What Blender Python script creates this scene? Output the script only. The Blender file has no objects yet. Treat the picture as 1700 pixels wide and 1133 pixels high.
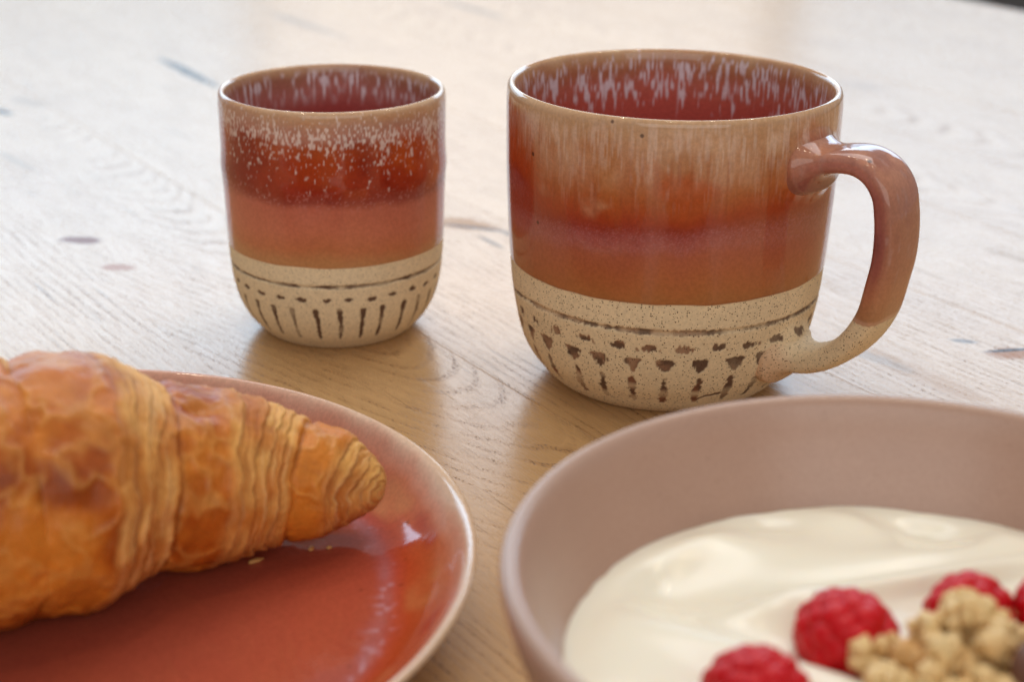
import bpy, math, random
import numpy as np
from mathutils import Matrix, Vector

random.seed(7)
scene = bpy.context.scene
col = scene.collection
R = math.radians

# ------------------------------------------------------------------ camera
cam = bpy.data.cameras.new("camera")
cam.lens = 57.11
cam.sensor_width = 36.0
cam.clip_start = 0.01
cam.clip_end = 60.0
cam.dof.use_dof = True
cam.dof.focus_distance = 0.478
cam.dof.aperture_fstop = 10.5
camo = bpy.data.objects.new("camera", cam)
col.objects.link(camo)
camo.matrix_world = Matrix.Translation((0, 0, 0.2099)) @ Matrix.Rotation(R(90 - 21.544), 4, 'X') @ Matrix.Rotation(R(0.675), 4, 'Z')
scene.camera = camo

# ------------------------------------------------------------------ world: soft light of the room
w = bpy.data.worlds.new("World")
scene.world = w
w.use_nodes = True
w.node_tree.nodes["Background"].inputs[0].default_value = (0.98, 0.98, 1.0, 1)
w.node_tree.nodes["Background"].inputs[1].default_value = 0.30


def area(name, az, el, dist, sx, sy, rad, colr):
    """window or added fill as an area lamp, looking at the middle of the table"""
    tgt = Vector((0.0, 0.5, 0.05))
    d = Vector((math.sin(R(az)) * math.cos(R(el)), math.cos(R(az)) * math.cos(R(el)), math.sin(R(el))))
    l = bpy.data.lights.new(name, 'AREA')
    l.shape = 'RECTANGLE'
    l.size = sx
    l.size_y = sy
    l.energy = rad * math.pi * sx * sy
    l.color = colr
    o = bpy.data.objects.new(name, l)
    o.location = tgt + d * dist
    o.rotation_euler = (-d).to_track_quat('-Z', 'Y').to_euler()
    col.objects.link(o)
    return o


for nm_, az_, w_, lo_, hi_, c_ in [("window_light", -28, 1.85, 1.75, 5.1, (0.50, 0.76, 1.0)),
                                   ("wall_glare", 0, 1.05, 1.7, 4.0, (0.78, 0.89, 1.0)),  # lamp added for the table glare of the wall between the windows
                                   ("window_light", 25, 1.45, 1.7, 4.7, (0.50, 0.75, 1.0))]:
    area(nm_, az_, 9.5, 3.0, w_, 0.46, lo_, c_)      # dimmer lower tier, street and houses in the windows
    area(nm_, az_, 19.8, 3.0, w_, 0.62, hi_, c_)     # brighter upper tier, the sky in the windows
area("front_window_light", 176, 20, 2.5, 2.8, 1.5, 1.40, (1.0, 0.98, 0.95))
area("overhead_fill", 0, 66, 2.0, 2.0, 1.1, 2.6, (0.95, 0.98, 1.0))  # unseen soft lamp added overhead as diffuse fill
for lx, ly, lz in [(-0.55, 0.35, 1.7), (0.0, 0.1, 1.7), (0.5, 0.3, 1.75), (0.9, 0.75, 1.7), (-0.3, 0.95, 1.7), (0.55, 1.1, 1.75), (0.25, 0.55, 1.8), (-0.75, 0.75, 1.75)]:
    l = bpy.data.lights.new("ceiling_spot", 'POINT')
    l.energy = 3.0
    l.color = (1.0, 0.82, 0.6)
    l.shadow_soft_size = 0.026
    o = bpy.data.objects.new("ceiling_spot", l)
    o.location = (lx, ly, lz)
    col.objects.link(o)

vs = scene.view_settings
vs.view_transform = 'Standard'
vs.look = 'None'
vs.gamma = 1
vs.exposure = 0.16
vs.use_curve_mapping = False


# ------------------------------------------------------------------ numpy noise
def _h(ix, iy, iz, seed):
    n = (ix.astype(np.int64) * 374761393 + iy.astype(np.int64) * 668265263 + iz.astype(np.int64) * 2147483647 + seed * 974711) & 0xFFFFFFFF
    n = ((n ^ (n >> 13)) * 1274126177) & 0xFFFFFFFF
    n = ((n ^ (n >> 16)) * 2246822519) & 0xFFFFFFFF
    return ((n ^ (n >> 15)) & 0xFFFFFF).astype(np.float32) / 8388607.5 - 1.0


def noise(x, y, z, seed=0):
    x, y, z = np.broadcast_arrays(np.asarray(x, float), np.asarray(y, float), np.asarray(z, float))
    fx, fy, fz = np.floor(x), np.floor(y), np.floor(z)
    tx, ty, tz = x - fx, y - fy, z - fz
    ix, iy, iz = fx.astype(np.int64), fy.astype(np.int64), fz.astype(np.int64)
    sx, sy, sz = [t * t * (3 - 2 * t) for t in (tx, ty, tz)]
    r = 0
    for a in (0, 1):
        wa = sx if a else 1 - sx
        for b in (0, 1):
            wb = sy if b else 1 - sy
            for c in (0, 1):
                wc = sz if c else 1 - sz
                r = r + wa * wb * wc * _h(ix + a, iy + b, iz + c, seed)
    return r


def fbm(x, y, z, oct=4, seed=0, gain=0.5):
    s, a, t = 0, 1.0, 0
    for k in range(oct):
        s = s + a * noise(x * 2 ** k + 3.1 * k, y * 2 ** k + 1.7 * k, z * 2 ** k + 5.3 * k, seed + k)
        t += a
        a *= gain
    return s / t


def sstep(a, b, x):
    t = np.clip((x - a) / (b - a), 0, 1)
    return t * t * (3 - 2 * t)


def lin(*c):
    c = np.array(c, float) / 255.0
    return np.where(c <= 0.04045, c / 12.92, ((c + 0.055) / 1.055) ** 2.4)


def stops(x, table):
    """table: list of (x, (r,g,b) sRGB); returns linear colours"""
    t = sorted(table, key=lambda a: a[0])
    xs = [a[0] for a in t]
    cs = np.array([lin(*a[1]) for a in t])
    return np.stack([np.interp(x, xs, cs[:, k]) for k in range(3)], -1)


def mixc(a, b, f):
    return a + (np.asarray(b) - a) * np.asarray(f)[..., None]


def crom(pts, step):
    """Catmull-Rom through 2-D points, resampled; step(r, z, i) gives the spacing of segment i"""
    P = np.array(pts, float)
    P = np.vstack([2 * P[0] - P[1], P, 2 * P[-1] - P[-2]])
    out = []
    for i in range(1, len(P) - 2):
        p0, p1, p2, p3 = P[i - 1], P[i], P[i + 1], P[i + 2]
        d01, d12, d23 = [max(np.linalg.norm(b - a), 1e-9) ** 0.5 for a, b in ((p0, p1), (p1, p2), (p2, p3))]
        m1 = (p2 - p1) + d12 * ((p1 - p0) / d01 - (p2 - p0) / (d01 + d12))
        m2 = (p2 - p1) + d12 * ((p3 - p2) / d23 - (p3 - p1) / (d12 + d23))
        n = max(2, int(math.ceil(np.linalg.norm(p2 - p1) / step(p1[0], p1[1], i - 1))))
        for k in range(n):
            t = k / n
            out.append((2 * t ** 3 - 3 * t ** 2 + 1) * p1 + (t ** 3 - 2 * t ** 2 + t) * m1 + (-2 * t ** 3 + 3 * t ** 2) * p2 + (t ** 3 - t ** 2) * m2)
    out.append(P[-2])
    o = np.array(out)
    o[:, 0] = np.maximum(o[:, 0], 0)
    return o


# ------------------------------------------------------------------ mesh helpers
def mesh_grid(name, V, wrap=True, colors=None, attrs=None, caps=False):
    V = np.ascontiguousarray(V)
    """V: (m, n, 3) grid, wrapped in the second direction"""
    m, n = V.shape[:2]
    i = np.arange(m - 1)[:, None]
    j = np.arange(n if wrap else n - 1)[None, :]
    j2 = (j + 1) % n
    F = np.stack([i * n + j, i * n + j2, (i + 1) * n + j2, (i + 1) * n + j], -1).reshape(-1, 4)
    me = bpy.data.meshes.new(name)
    me.vertices.add(m * n)
    me.vertices.foreach_set("co", V.reshape(-1).astype(np.float32))
    nf = len(F)
    ex = []
    if caps:
        ex = [list(range(n))[::-1], list(range((m - 1) * n, m * n))]
    nl = nf * 4 + sum(len(e) for e in ex)
    me.loops.add(nl)
    li = np.concatenate([F.reshape(-1)] + [np.array(e) for e in ex]).astype(np.int32)
    me.loops.foreach_set("vertex_index", li)
    me.polygons.add(nf + len(ex))
    st = list(range(0, nf * 4, 4))
    s = nf * 4
    for e in ex:
        st.append(s)
        s += len(e)
    me.polygons.foreach_set("loop_start", np.array(st, np.int32))
    me.polygons.foreach_set("use_smooth", np.ones(nf + len(ex), bool))
    if colors is not None:
        a = me.attributes.new("Col", 'FLOAT_COLOR', 'POINT')
        c = np.ones((m * n, 4), np.float32)
        c[:, :3] = np.clip(colors.reshape(-1, 3), 0, 1)
        a.data.foreach_set("color", c.reshape(-1))
    for k, v in (attrs or {}).items():
        a = me.attributes.new(k, 'FLOAT', 'POINT')
        a.data.foreach_set("value", v.reshape(-1).astype(np.float32))
    me.update(calc_edges=True)
    me.validate()
    return me


def obj(name, me, mat, parent=None, loc=(0, 0, 0), rot=(0, 0, 0)):
    o = bpy.data.objects.new(name, me)
    if me is not None and mat is not None and not me.materials:
        me.materials.append(mat)
    o.location = loc
    o.rotation_euler = rot
    o.parent = parent
    col.objects.link(o)
    return o


def tag(o, label, cat, group=None):
    o["label"] = label
    o["category"] = cat
    if group:
        o["group"] = group
    return o


# ------------------------------------------------------------------ shader helper
class N:
    def __init__(s, name):
        s.m = bpy.data.materials.new(name)
        s.m.use_nodes = True
        s.t = s.m.node_tree
        s.b = s.t.nodes["Principled BSDF"]

    def put(s, sock, v):
        if v is None:
            return
        if isinstance(v, bpy.types.NodeSocket):
            s.t.links.new(v, sock)
        else:
            if hasattr(sock.default_value, '__len__') and len(sock.default_value) == 4 and len(v) == 3:
                v = (*v, 1)
            sock.default_value = v

    def math(s, op, a, b=None, c=None):
        n = s.t.nodes.new('ShaderNodeMath')
        n.operation = op
        for k, v in enumerate((a, b, c)):
            s.put(n.inputs[k], v)
        return n.outputs[0]

    def vmath(s, op, a, b=None):
        n = s.t.nodes.new('ShaderNodeVectorMath')
        n.operation = op
        s.put(n.inputs[0], a)
        s.put(n.inputs[1], b)
        return n.outputs['Value'] if op in ('LENGTH', 'DOT_PRODUCT') else n.outputs[0]

    def mapping(s, v, loc=(0, 0, 0), rot=(0, 0, 0), sc=(1, 1, 1)):
        n = s.t.nodes.new('ShaderNodeMapping')
        s.put(n.inputs[0], v)
        n.inputs[1].default_value = loc
        n.inputs[2].default_value = rot
        n.inputs[3].default_value = sc
        return n.outputs[0]

    def noise(s, v, scale, detail=2, rough=0.5, dist=0.0):
        n = s.t.nodes.new('ShaderNodeTexNoise')
        s.put(n.inputs['Vector'], v)
        n.inputs['Scale'].default_value = scale
        n.inputs['Detail'].default_value = detail
        n.inputs['Roughness'].default_value = rough
        n.inputs['Distortion'].default_value = dist
        return n.outputs[0]

    def voro(s, v, scale, feature='F1', rnd=1.0):
        n = s.t.nodes.new('ShaderNodeTexVoronoi')
        n.feature = feature
        s.put(n.inputs['Vector'], v)
        n.inputs['Scale'].default_value = scale
        n.inputs['Randomness'].default_value = rnd
        return n

    def rng(s, v, a, b, c=0.0, d=1.0, smooth=True):
        n = s.t.nodes.new('ShaderNodeMapRange')
        n.interpolation_type = 'SMOOTHSTEP' if smooth else 'LINEAR'
        s.put(n.inputs[0], v)
        for k, q in enumerate((a, b, c, d)):
            n.inputs[k + 1].default_value = q
        return n.outputs[0]

    def mix(s, f, a, b, mode='MIX'):
        n = s.t.nodes.new('ShaderNodeMix')
        n.data_type = 'RGBA'
        n.blend_type = mode
        s.put(n.inputs[0], f)
        s.put(n.inputs[6], a)
        s.put(n.inputs[7], b)
        return n.outputs[2]

    def attr(s, name, typ='GEOMETRY'):
        n = s.t.nodes.new('ShaderNodeAttribute')
        n.attribute_name = name
        n.attribute_type = typ
        return n

    def coord(s, k='Object'):
        return s.t.nodes.new('ShaderNodeTexCoord').outputs[k]

    def xyz(s, v):
        n = s.t.nodes.new('ShaderNodeSeparateXYZ')
        s.put(n.inputs[0], v)
        return n.outputs

    def comb(s, x, y, z):
        n = s.t.nodes.new('ShaderNodeCombineXYZ')
        for k, v in enumerate((x, y, z)):
            s.put(n.inputs[k], v)
        return n.outputs[0]

    def bump(s, h, strength, dist=0.001, nrm=None):
        n = s.t.nodes.new('ShaderNodeBump')
        n.inputs['Strength'].default_value = strength
        n.inputs['Distance'].default_value = dist
        s.put(n.inputs['Height'], h)
        if nrm is not None:
            s.put(n.inputs['Normal'], nrm)
        return n.outputs[0]

    def out(s, **k):
        for a, v in k.items():
            s.put(s.b.inputs[a.replace('_', ' ')], v)
        return s.m


# ------------------------------------------------------------------ materials
UD = (0.552, -0.834)   # run of the planks on the table
ND = (0.834, 0.552)    # across the planks
PANG = math.atan2(UD[1], UD[0])


def un(x, y):
    return x * UD[0] + y * UD[1], x * ND[0] + y * ND[1]


def mat_oak():
    s = N("pale_oak")
    P = s.coord('Object')
    rnd = s.t.nodes.new('ShaderNodeObjectInfo').outputs['Random']
    off = s.math('MULTIPLY', rnd, 37.0)
    x, y, z = s.xyz(P)
    v0 = s.attr("pith_offset", 'OBJECT').outputs['Fac']
    hh = s.attr("pith_depth", 'OBJECT').outputs['Fac']
    tap = s.attr("taper", 'OBJECT').outputs['Fac']
    xs = s.math('ADD', x, off)
    wob = s.noise(s.comb(s.math('MULTIPLY', xs, 7.0), s.math('MULTIPLY', y, 26.0), off), 1.0, 3, 0.55)
    wob2 = s.noise(s.comb(s.math('MULTIPLY', xs, 45.0), s.math('MULTIPLY', y, 130.0), off), 1.0, 2, 0.5)
    v = s.math('SUBTRACT', y, v0)
    rad = s.math('SQRT', s.math('ADD', s.math('MULTIPLY', v, v), s.math('MULTIPLY', hh, hh)))
    rad = s.math('ADD', rad, s.math('MULTIPLY', x, tap))
    rad = s.math('ADD', rad, s.math('MULTIPLY', s.math('SUBTRACT', wob, 0.5), 0.0120))
    rad = s.math('ADD', rad, s.math('MULTIPLY', s.math('SUBTRACT', wob2, 0.5), 0.0006))
    ph = s.math('FRACT', s.math('MULTIPLY', rad, 270.0))
    early = s.math('MULTIPLY', s.rng(ph, 0.0, 0.15), s.rng(ph, 0.48, 0.2))
    patch = s.noise(s.comb(s.math('MULTIPLY', xs, 26.0), s.math('MULTIPLY', y, 85.0), off), 1.0, 3, 0.6)
    early = s.math('MULTIPLY', early, s.rng(patch, 0.36, 0.64, 0.14, 1.0))
    late = s.rng(ph, 0.35, 1.0)
    # pores: short dashes along the run
    pv = s.comb(s.math('MULTIPLY', xs, 900.0), s.math('MULTIPLY', y, 3000.0), off)
    por = s.rng(s.noise(pv, 1.0, 1, 0.5), 0.56, 0.66)
    pv2 = s.comb(s.math('MULTIPLY', xs, 90.0), s.math('MULTIPLY', y, 2100.0), off)
    str_ = s.noise(pv2, 1.0, 3, 0.6)
    pv3 = s.comb(s.math('MULTIPLY', xs, 22.0), s.math('MULTIPLY', y, 900.0), off)
    lng = s.rng(s.noise(pv3, 1.0, 2, 0.5), 0.66, 0.74)
    big = s.noise(s.comb(s.math('MULTIPLY', xs, 5.0), s.math('MULTIPLY', y, 22.0), off), 1.0, 3, 0.5)
    c = s.mix(big, lin(190, 146, 94), lin(212, 172, 122))
    c = s.mix(s.math('MULTIPLY', late, 0.25), c, lin(168, 128, 84))
    c = s.mix(s.rng(str_, 0.45, 0.75, 0, 0.30), c, lin(142, 106, 70))
    pm = s.math('MULTIPLY', por, s.math('ADD', s.math('MULTIPLY', early, 0.95), 0.12))
    c = s.mix(s.math('MULTIPLY', early, 0.36), c, lin(146, 100, 60))
    c = s.mix(pm, c, lin(96, 62, 36))
    c = s.mix(s.math('MULTIPLY', lng, 0.55), c, lin(104, 74, 48))
    c = s.mix(s.math('MULTIPLY', s.math('SUBTRACT', rnd, 0.5), 0.35), c, lin(150, 110, 70))
    # knots and filled cracks at the places they have on this table (u, n, half length, half width, turn, colour, strength)
    g = s.t.nodes.new('ShaderNodeNewGeometry').outputs['Position']
    gn = s.noise(s.mapping(g, sc=(90, 90, 90)), 1.0, 3, 0.6)
    kn = s.math('ADD', s.math('MULTIPLY', pm, 0.5), s.math('MULTIPLY', early, 0.3))
    for (wx, wy, a, b, turn, cc, k) in [
            (-0.1795, 0.640, 0.0105, 0.0055, 52, (128, 70, 32), 1.0), (-0.156, 0.606, 0.008, 0.0042, 52, (166, 104, 60), .85),
            (-0.022, 0.668, 0.019, 0.009, 35, (168, 116, 52), .95), (-0.016, 0.663, 0.017, 0.0022, 38, (60, 38, 20), .95),
            (0.0005, 0.652, 0.009, 0.002, 10, (70, 46, 26), .9), (-0.0095, 0.644, 0.011, 0.0020, 0, (92, 68, 44), .75),
            (0.178, 0.526, 0.015, 0.0062, 63, (164, 106, 44), .95), (0.176, 0.529, 0.014, 0.0014, 68, (44, 30, 20), .95),
            (0.160, 0.537, 0.006, 0.0022, 40, (80, 78, 78), .7), (0.210, 0.625, 0.022, 0.0035, 5, (160, 118, 66), .7),
            (0.138, 0.505, 0.05, 0.006, 0, (176, 130, 78), .45), (0.125, 0.520, 0.02, 0.004, 6, (128, 112, 98), .4),
            (-0.2775, 0.861, 0.012, 0.004, 12, (66, 44, 28), .95), (-0.270, 0.885, 0.02, 0.006, 14, (150, 120, 90), .5),
            (-0.198, 0.968, 0.052, 0.0050, -2, (78, 66, 56), .95), (-0.15, 1.13, 0.06, 0.006, 2, (120, 100, 84), .6),
            (-0.03, 1.19, 0.05, 0.006, 0, (110, 92, 76), .6), (-0.24, 0.76, 0.03, 0.003, 5, (150, 124, 98), .5),
            (0.10, 0.93, 0.03, 0.006, 20, (160, 130, 98), .5), (0.205, 0.95, 0.018, 0.008, 30, (160, 128, 98), .5)]:
        q = s.mapping(s.vmath('SUBTRACT', g, (wx, wy, 0)), rot=(0, 0, -PANG - R(turn)))
        q = s.vmath('LENGTH', s.vmath('MULTIPLY', q, (1 / a, 1 / b, 0)))
        q = s.math('ADD', q, s.math('MULTIPLY', s.math('SUBTRACT', gn, 0.5), 1.3))
        q = s.rng(q, 1.1, 0.55, 0, k)
        c = s.mix(q, c, lin(*cc))
        kn = s.math('MAXIMUM', kn, q)
    ro = s.math('ADD', s.rng(str_, 0.3, 0.8, 0.20, 0.34, False), s.math('MULTIPLY', pm, 0.3))
    hgt = s.math('SUBTRACT', s.math('MULTIPLY', str_, 0.3), s.math('ADD', pm, s.math('MULTIPLY', lng, 0.8)))
    nb = s.bump(hgt, 0.22, 0.00025)
    wv = s.noise(s.mapping(g, sc=(30, 30, 30)), 1.0, 2, 0.5)
    nb = s.bump(wv, 0.06, 0.002, nb)
    return s.out(Base_Color=c, Roughness=ro, Normal=nb, Specular_IOR_Level=s.math('SUBTRACT', 0.5, s.math('MULTIPLY', kn, 0.40)))


def mat_ceramic(name, clay=True, speck=1.0):
    s = N(name)
    c = s.attr("Col").outputs['Color']
    gz = s.attr("gloss").outputs['Fac']
    P = s.coord('Object')
    # iron specks of the clay and fine mottling of the glaze
    vd = s.voro(P, 1750.0)
    sz = s.xyz(vd.outputs['Color'])[0]
    sp = s.rng(s.math('SUBTRACT', vd.outputs['Distance'], s.math('MULTIPLY', sz, 0.42)), 0.06, -0.06)
    keep = s.math('GREATER_THAN', s.xyz(vd.outputs['Color'])[1], 0.42)
    sp = s.math('MULTIPLY', sp, keep)
    bare = s.math('SUBTRACT', 1.0, gz)
    big = s.voro(P, 95.0)
    bs = s.math('MULTIPLY', s.rng(big.outputs['Distance'], 0.085, 0.045), s.math('GREATER_THAN', s.xyz(big.outputs['Color'])[0], 0.55))
    m = s.noise(P, 900.0, 3, 0.65)
    c = s.mix(s.rng(m, 0.3, 0.7, 0.0, 1.0), s.mix(1.0, c, (0.91, 0.91, 0.91), 'MULTIPLY'), s.mix(1.0, c, (1.08, 1.08, 1.08), 'MULTIPLY'))
    c = s.mix(s.math('MULTIPLY', s.math('MULTIPLY', sp, bare), 1.0 * speck), c, lin(84, 54, 34))
    c = s.mix(s.math('MULTIPLY', bs, 0.75 * speck), c, lin(58, 34, 24))
    rgh = s.math('ADD', s.math('MULTIPLY', gz, -0.64), 0.72)
    nz = s.noise(P, 1800.0, 2, 0.6)
    n1 = s.bump(s.math('MULTIPLY', nz, bare), 0.35, 0.0003)
    n2 = s.bump(s.noise(P, 140.0, 2, 0.5), 0.06, 0.0012, n1)
    return s.out(Base_Color=c, Roughness=rgh, Normal=n2, Specular_IOR_Level=0.5)


def mat_simple(name, c, rough, **k):
    s = N(name)
    return s.out(Base_Color=tuple(c), Roughness=rough, **k)


# ------------------------------------------------------------------ the setting: floor and table
def mat_floor():
    s = N("dark_floor")
    P = s.coord('Object')
    n = s.noise(s.mapping(P, sc=(2, 30, 1)), 1.0, 3)
    return s.out(Base_Color=s.mix(n, lin(46, 38, 32), lin(78, 64, 52)), Roughness=0.6)


fm = bpy.data.meshes.new("floor")
fm.from_pydata([(-6, -5, 0), (6, -5, 0), (6, 7, 0), (-6, 7, 0)], [], [(0, 1, 2, 3)])
fl = obj("floor", fm, mat_floor(), loc=(0, 0, -0.745))
fl["kind"] = "structure"

oak = mat_oak()
U0, U1 = -1.55, 0.55
uc, nc = (U0 + U1) / 2, 0.32
tx, ty = uc * UD[0] + nc * ND[0], uc * UD[1] + nc * ND[1]
table = obj("wooden_table", None, None, loc=(tx, ty, -0.745), rot=(0, 0, PANG))
tag(table, "pale oak table top of long planks with knots and glossy sheen", "table")
seams = [-0.335, -0.25, -0.16, -0.07, 0.014, 0.103, 0.1935, 0.270, 0.368, 0.455, 0.545, 0.632, 0.720, 0.808, 0.896, 0.98]
rp = random.Random(3)
for a, b in zip(seams[:-1], seams[1:]):
    hw = (b - a) / 2
    ch, th = 0.00016, 0.03
    L = (U1 - U0) / 2
    g0, c0 = (0.000004, 0.00001) if abs(a - 0.1935) < 1e-4 else (0.00005, ch)      # one joint is glued so tight that only the grain shows it
    g1, c1 = (0.000004, 0.00001) if abs(b - 0.1935) < 1e-4 else (0.00005, ch)
    sec = [(-hw + g0, -th), (hw - g1, -th), (hw - g1, -c1), (hw - g1 - c1, 0), (-hw + g0 + c0, 0), (-hw + g0, -c0)]
    vs_ = [(-L, q[0], q[1]) for q in sec] + [(L, q[0], q[1]) for q in sec]
    fs = [tuple(range(6)), tuple(range(11, 5, -1))] + [(k, k + 6, (k + 1) % 6 + 6, (k + 1) % 6) for k in range(6)]
    me = bpy.data.meshes.new("plank")
    me.from_pydata(vs_, [], [f[::-1] for f in fs])
    dz = 0.0 if 0.1 < a < 0.3 else rp.uniform(-0.00008, 0.0)
    p = obj("plank", me, oak, table, loc=(0, (a + b) / 2 - nc, 0.745 + dz))
    if abs(a - 0.1935) < 1e-4:
        cat = (0.024, 0.030, 0.22)
    elif abs(a - 0.103) < 1e-4:
        cat = (0.16, 0.03, 0.012)
    elif abs(a - 0.270) < 1e-4:
        cat = (-0.13, 0.03, 0.02)
    else:
        cat = rp.choice([(0.01, 0.035, 0.16), (-0.02, 0.03, 0.14), (0.14, 0.02, 0.01), (-0.15, 0.02, 0.02)])
    p["pith_offset"], p["pith_depth"], p["taper"] = cat
for sx in (-1, 1):
    for sy in (-1, 1):
        t0, t1 = 0.03, 0.022
        q = [(-t1, -t1, 0), (t1, -t1, 0), (t1, t1, 0), (-t1, t1, 0), (-t0, -t0, 0.7145), (t0, -t0, 0.7145), (t0, t0, 0.7145), (-t0, t0, 0.7145)]
        me = bpy.data.meshes.new("leg")
        me.from_pydata(q, [], [(3, 2, 1, 0), (4, 5, 6, 7), (0, 1, 5, 4), (1, 2, 6, 5), (2, 3, 7, 6), (3, 0, 4, 7)])
        lg = obj("leg", me, oak, table, loc=(sx * 0.95, sy * 0.58, 0))
        lg["pith_offset"], lg["pith_depth"], lg["taper"] = 0.1, 0.02, 0.01


# ------------------------------------------------------------------ pottery
def revolve(name, prof, n, paint, loc, mat, parent=None, disp=None):
    """prof (m,2) of r, z from the underside over the lip to the inside floor"""
    a = np.linspace(0, 2 * np.pi, n, endpoint=False)
    r = prof[:, :1] + 0 * a
    z = prof[:, 1:] + 0 * a
    k = int(prof[:, 1].argmax())
    inner = (np.arange(len(prof)) > k)[:, None] & np.ones(n, bool)[None]
    A = a[None] + 0 * r
    # angle 0 faces the camera (-y), positive to the right
    ang = (A + np.pi) % (2 * np.pi) - np.pi
    c, g, dr = paint(ang, r, z, inner)
    wob = 1 + 0.0025 * np.cos(2 * A + 0.6) + 0.0012 * np.cos(3 * A + 2.0)
    rr = np.maximum(r + dr, 0) * wob
    V = np.stack([rr * np.sin(A), -rr * np.cos(A), z], -1)
    me = mesh_grid(name, V, True, c, {"gloss": g})
    return obj(name, me, mat, parent, loc)


def marks_common(ang, z, x, y):
    return None


CLAY = (232, 211, 174)


def cyl(ang, r):
    return r * np.sin(ang), -r * np.cos(ang)


def paint_cup(ang, r, z, inner):
    x, y = cyl(ang, r)
    n1 = fbm(x * 45, y * 45, z * 45, 3, 11)
    n2 = fbm(x * 160, y * 160, z * 90, 3, 12)
    zz = z + 0.0030 * n1 + 0.0012 * n2 + 0.0012 * np.sin(ang * 1.0 - 0.4)
    c = stops(zz, [(.0875, (210, 176, 142)), (.0845, (196, 152, 114)), (.081, (168, 106, 72)), (.077, (164, 82, 48)), (.070, (166, 64, 30)),
                   (.063, (158, 54, 27)), (.0585, (150, 52, 34)), (.0560, (150, 66, 54)), (.0530, (188, 104, 82)), (.045, (196, 114, 86)),
                   (.039, (192, 116, 78)), (.0348, (188, 132, 86)), (.030, (188, 132, 86))])
    # patches of orange and of deep red
    n3 = fbm(x * 70 + 9, y * 70, z * 70, 3, 13)
    band = sstep(.055, .060, zz) * sstep(.082, .074, zz)
    c = mixc(c, lin(188, 86, 34), band * sstep(0.0, 0.5, n3) * .8)
    c = mixc(c, lin(128, 32, 20), band * sstep(0.0, -0.5, n3) * .75)
    # white runs and drops below the lip
    st = noise(x * 1600, y * 1600, z * 480, 14) * .65 + noise(x * 600, y * 600, z * 160, 15) * .5
    base = sstep(.0845, .081, zz) * sstep(.0745, .0775, zz)
    drop = noise(x * 1900, y * 1900, z * 950, 16)
    sparse = np.interp(zz, [.052, .058, .066, .072, .0755, .079, .084, .088], [.9, .52, .36, .18, -.10, -.08, .22, .7])
    f = np.clip(base * .22 + .85 * sstep(sparse - .06, sparse + .5, drop * .75 + st * .45), 0, 1)
    c = mixc(c, lin(232, 214, 204), f * sstep(.052, .056, zz) * .8)
    # fine dust on the pink band
    du = noise(x * 1500, y * 1500, z * 1500, 17)
    c = mixc(c, lin(190, 120, 110), sstep(.25, .6, du) * sstep(.0515, .055, zz) * sstep(.0615, .057, zz) * .5)
    # bare clay
    zl = .0336 + .00025 * noise(x * 120, y * 120, 0 * z, 18)
    bare = sstep(zl + .00018, zl - .00018, z) * (~inner)
    edge = np.exp(-((z - zl) / .0004) ** 2)
    c = mixc(c, lin(160, 92, 52), edge * .35 * (~inner))
    cl = lin(*CLAY) * (1 + .06 * fbm(x * 60, y * 60, z * 60, 3, 19)[..., None])
    c = mixc(c, cl, bare)
    # brown brushed marks
    deg = np.degrees(ang)
    fr = noise(x * 1300, y * 1300, z * 1300, 20)
    fr2 = noise(x * 380, y * 380, z * 380, 21)
    gw = .00052 + .00028 * noise(x * 160, y * 160, 0 * z, 22) + .00022 * fr
    groove = sstep(gw + .00018, gw - .00018, np.abs(z - .0267 - .00015 * fr2)) * np.clip(.75 + .5 * fr2, .25, 1)
    i = np.round((deg - 0.) / 12.45)
    d = (deg - i * 12.45 - 1.2 * noise(i * 3.3, 0 * z, 0 * z, 23)) / 57.3 * r
    dot = sstep(1.25, .75, np.hypot(d / .00155, (z - .0217 - .0003 * noise(i * 5.1, 0 * z + 2, 0 * z, 24)) / .00075) + .45 * fr + .25 * fr2)
    i2 = np.round((deg - 6.4) / 12.45)
    d2 = (deg - 6.4 - i2 * 12.45 - 0.9 * noise(i2 * 2.7, 0 * z + 5, 0 * z, 25)) / 57.3 * r + .0004 * noise(0 * z, i2 * 7.7, z * 160, 26)
    wd = np.interp(z, [.0045, .009, .014, .0178, .0186], [.00028, .00066, .00070, .0011, .0005])
    top = .0183 + .0006 * noise(i2 * 4.4, 0 * z, 0 * z, 27)
    dash = sstep(wd + .0002, wd - .0002, np.abs(d2) + .00030 * fr + .00012 * fr2) * sstep(.0052, .0062, z) * sstep(top + .0004, top - .0003, z)
    dash = dash * np.clip(.95 + .55 * noise(i2 * 9.1, 0 * z, z * 420, 28), .45, 1)
    mk = np.clip(np.maximum.reduce([groove, dot, dash]), 0, 1) * (~inner)
    c = mixc(c, lin(78, 40, 20), mk * .93)
    # inside
    ci = stops(z + .0025 * n1 + .0012 * n2, [(.0875, (210, 176, 142)), (.085, (190, 146, 112)), (.082, (160, 104, 84)), (.077, (178, 108, 100)), (.070, (166, 74, 70)), (.055, (156, 64, 62)), (.01, (146, 62, 60))])
    fi = sstep(.0855, .082, z) * sstep(.0715, .0765, z) * sstep(-.2, .75, noise(x * 1150, y * 1150, z * 260, 29) + .5 * noise(x * 420, y * 420, z * 300, 30))
    ci = mixc(ci, lin(224, 206, 212), fi * .85)
    c = np.where(inner[..., None], ci, c)
    g = np.where(inner, 1.0, 1 - bare)
    dr = -.00035 * np.exp(-((z - .0267) / .0005) ** 2) * (~inner) - .00012 * bare - .00022 * mk
    return c, g, dr


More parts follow.
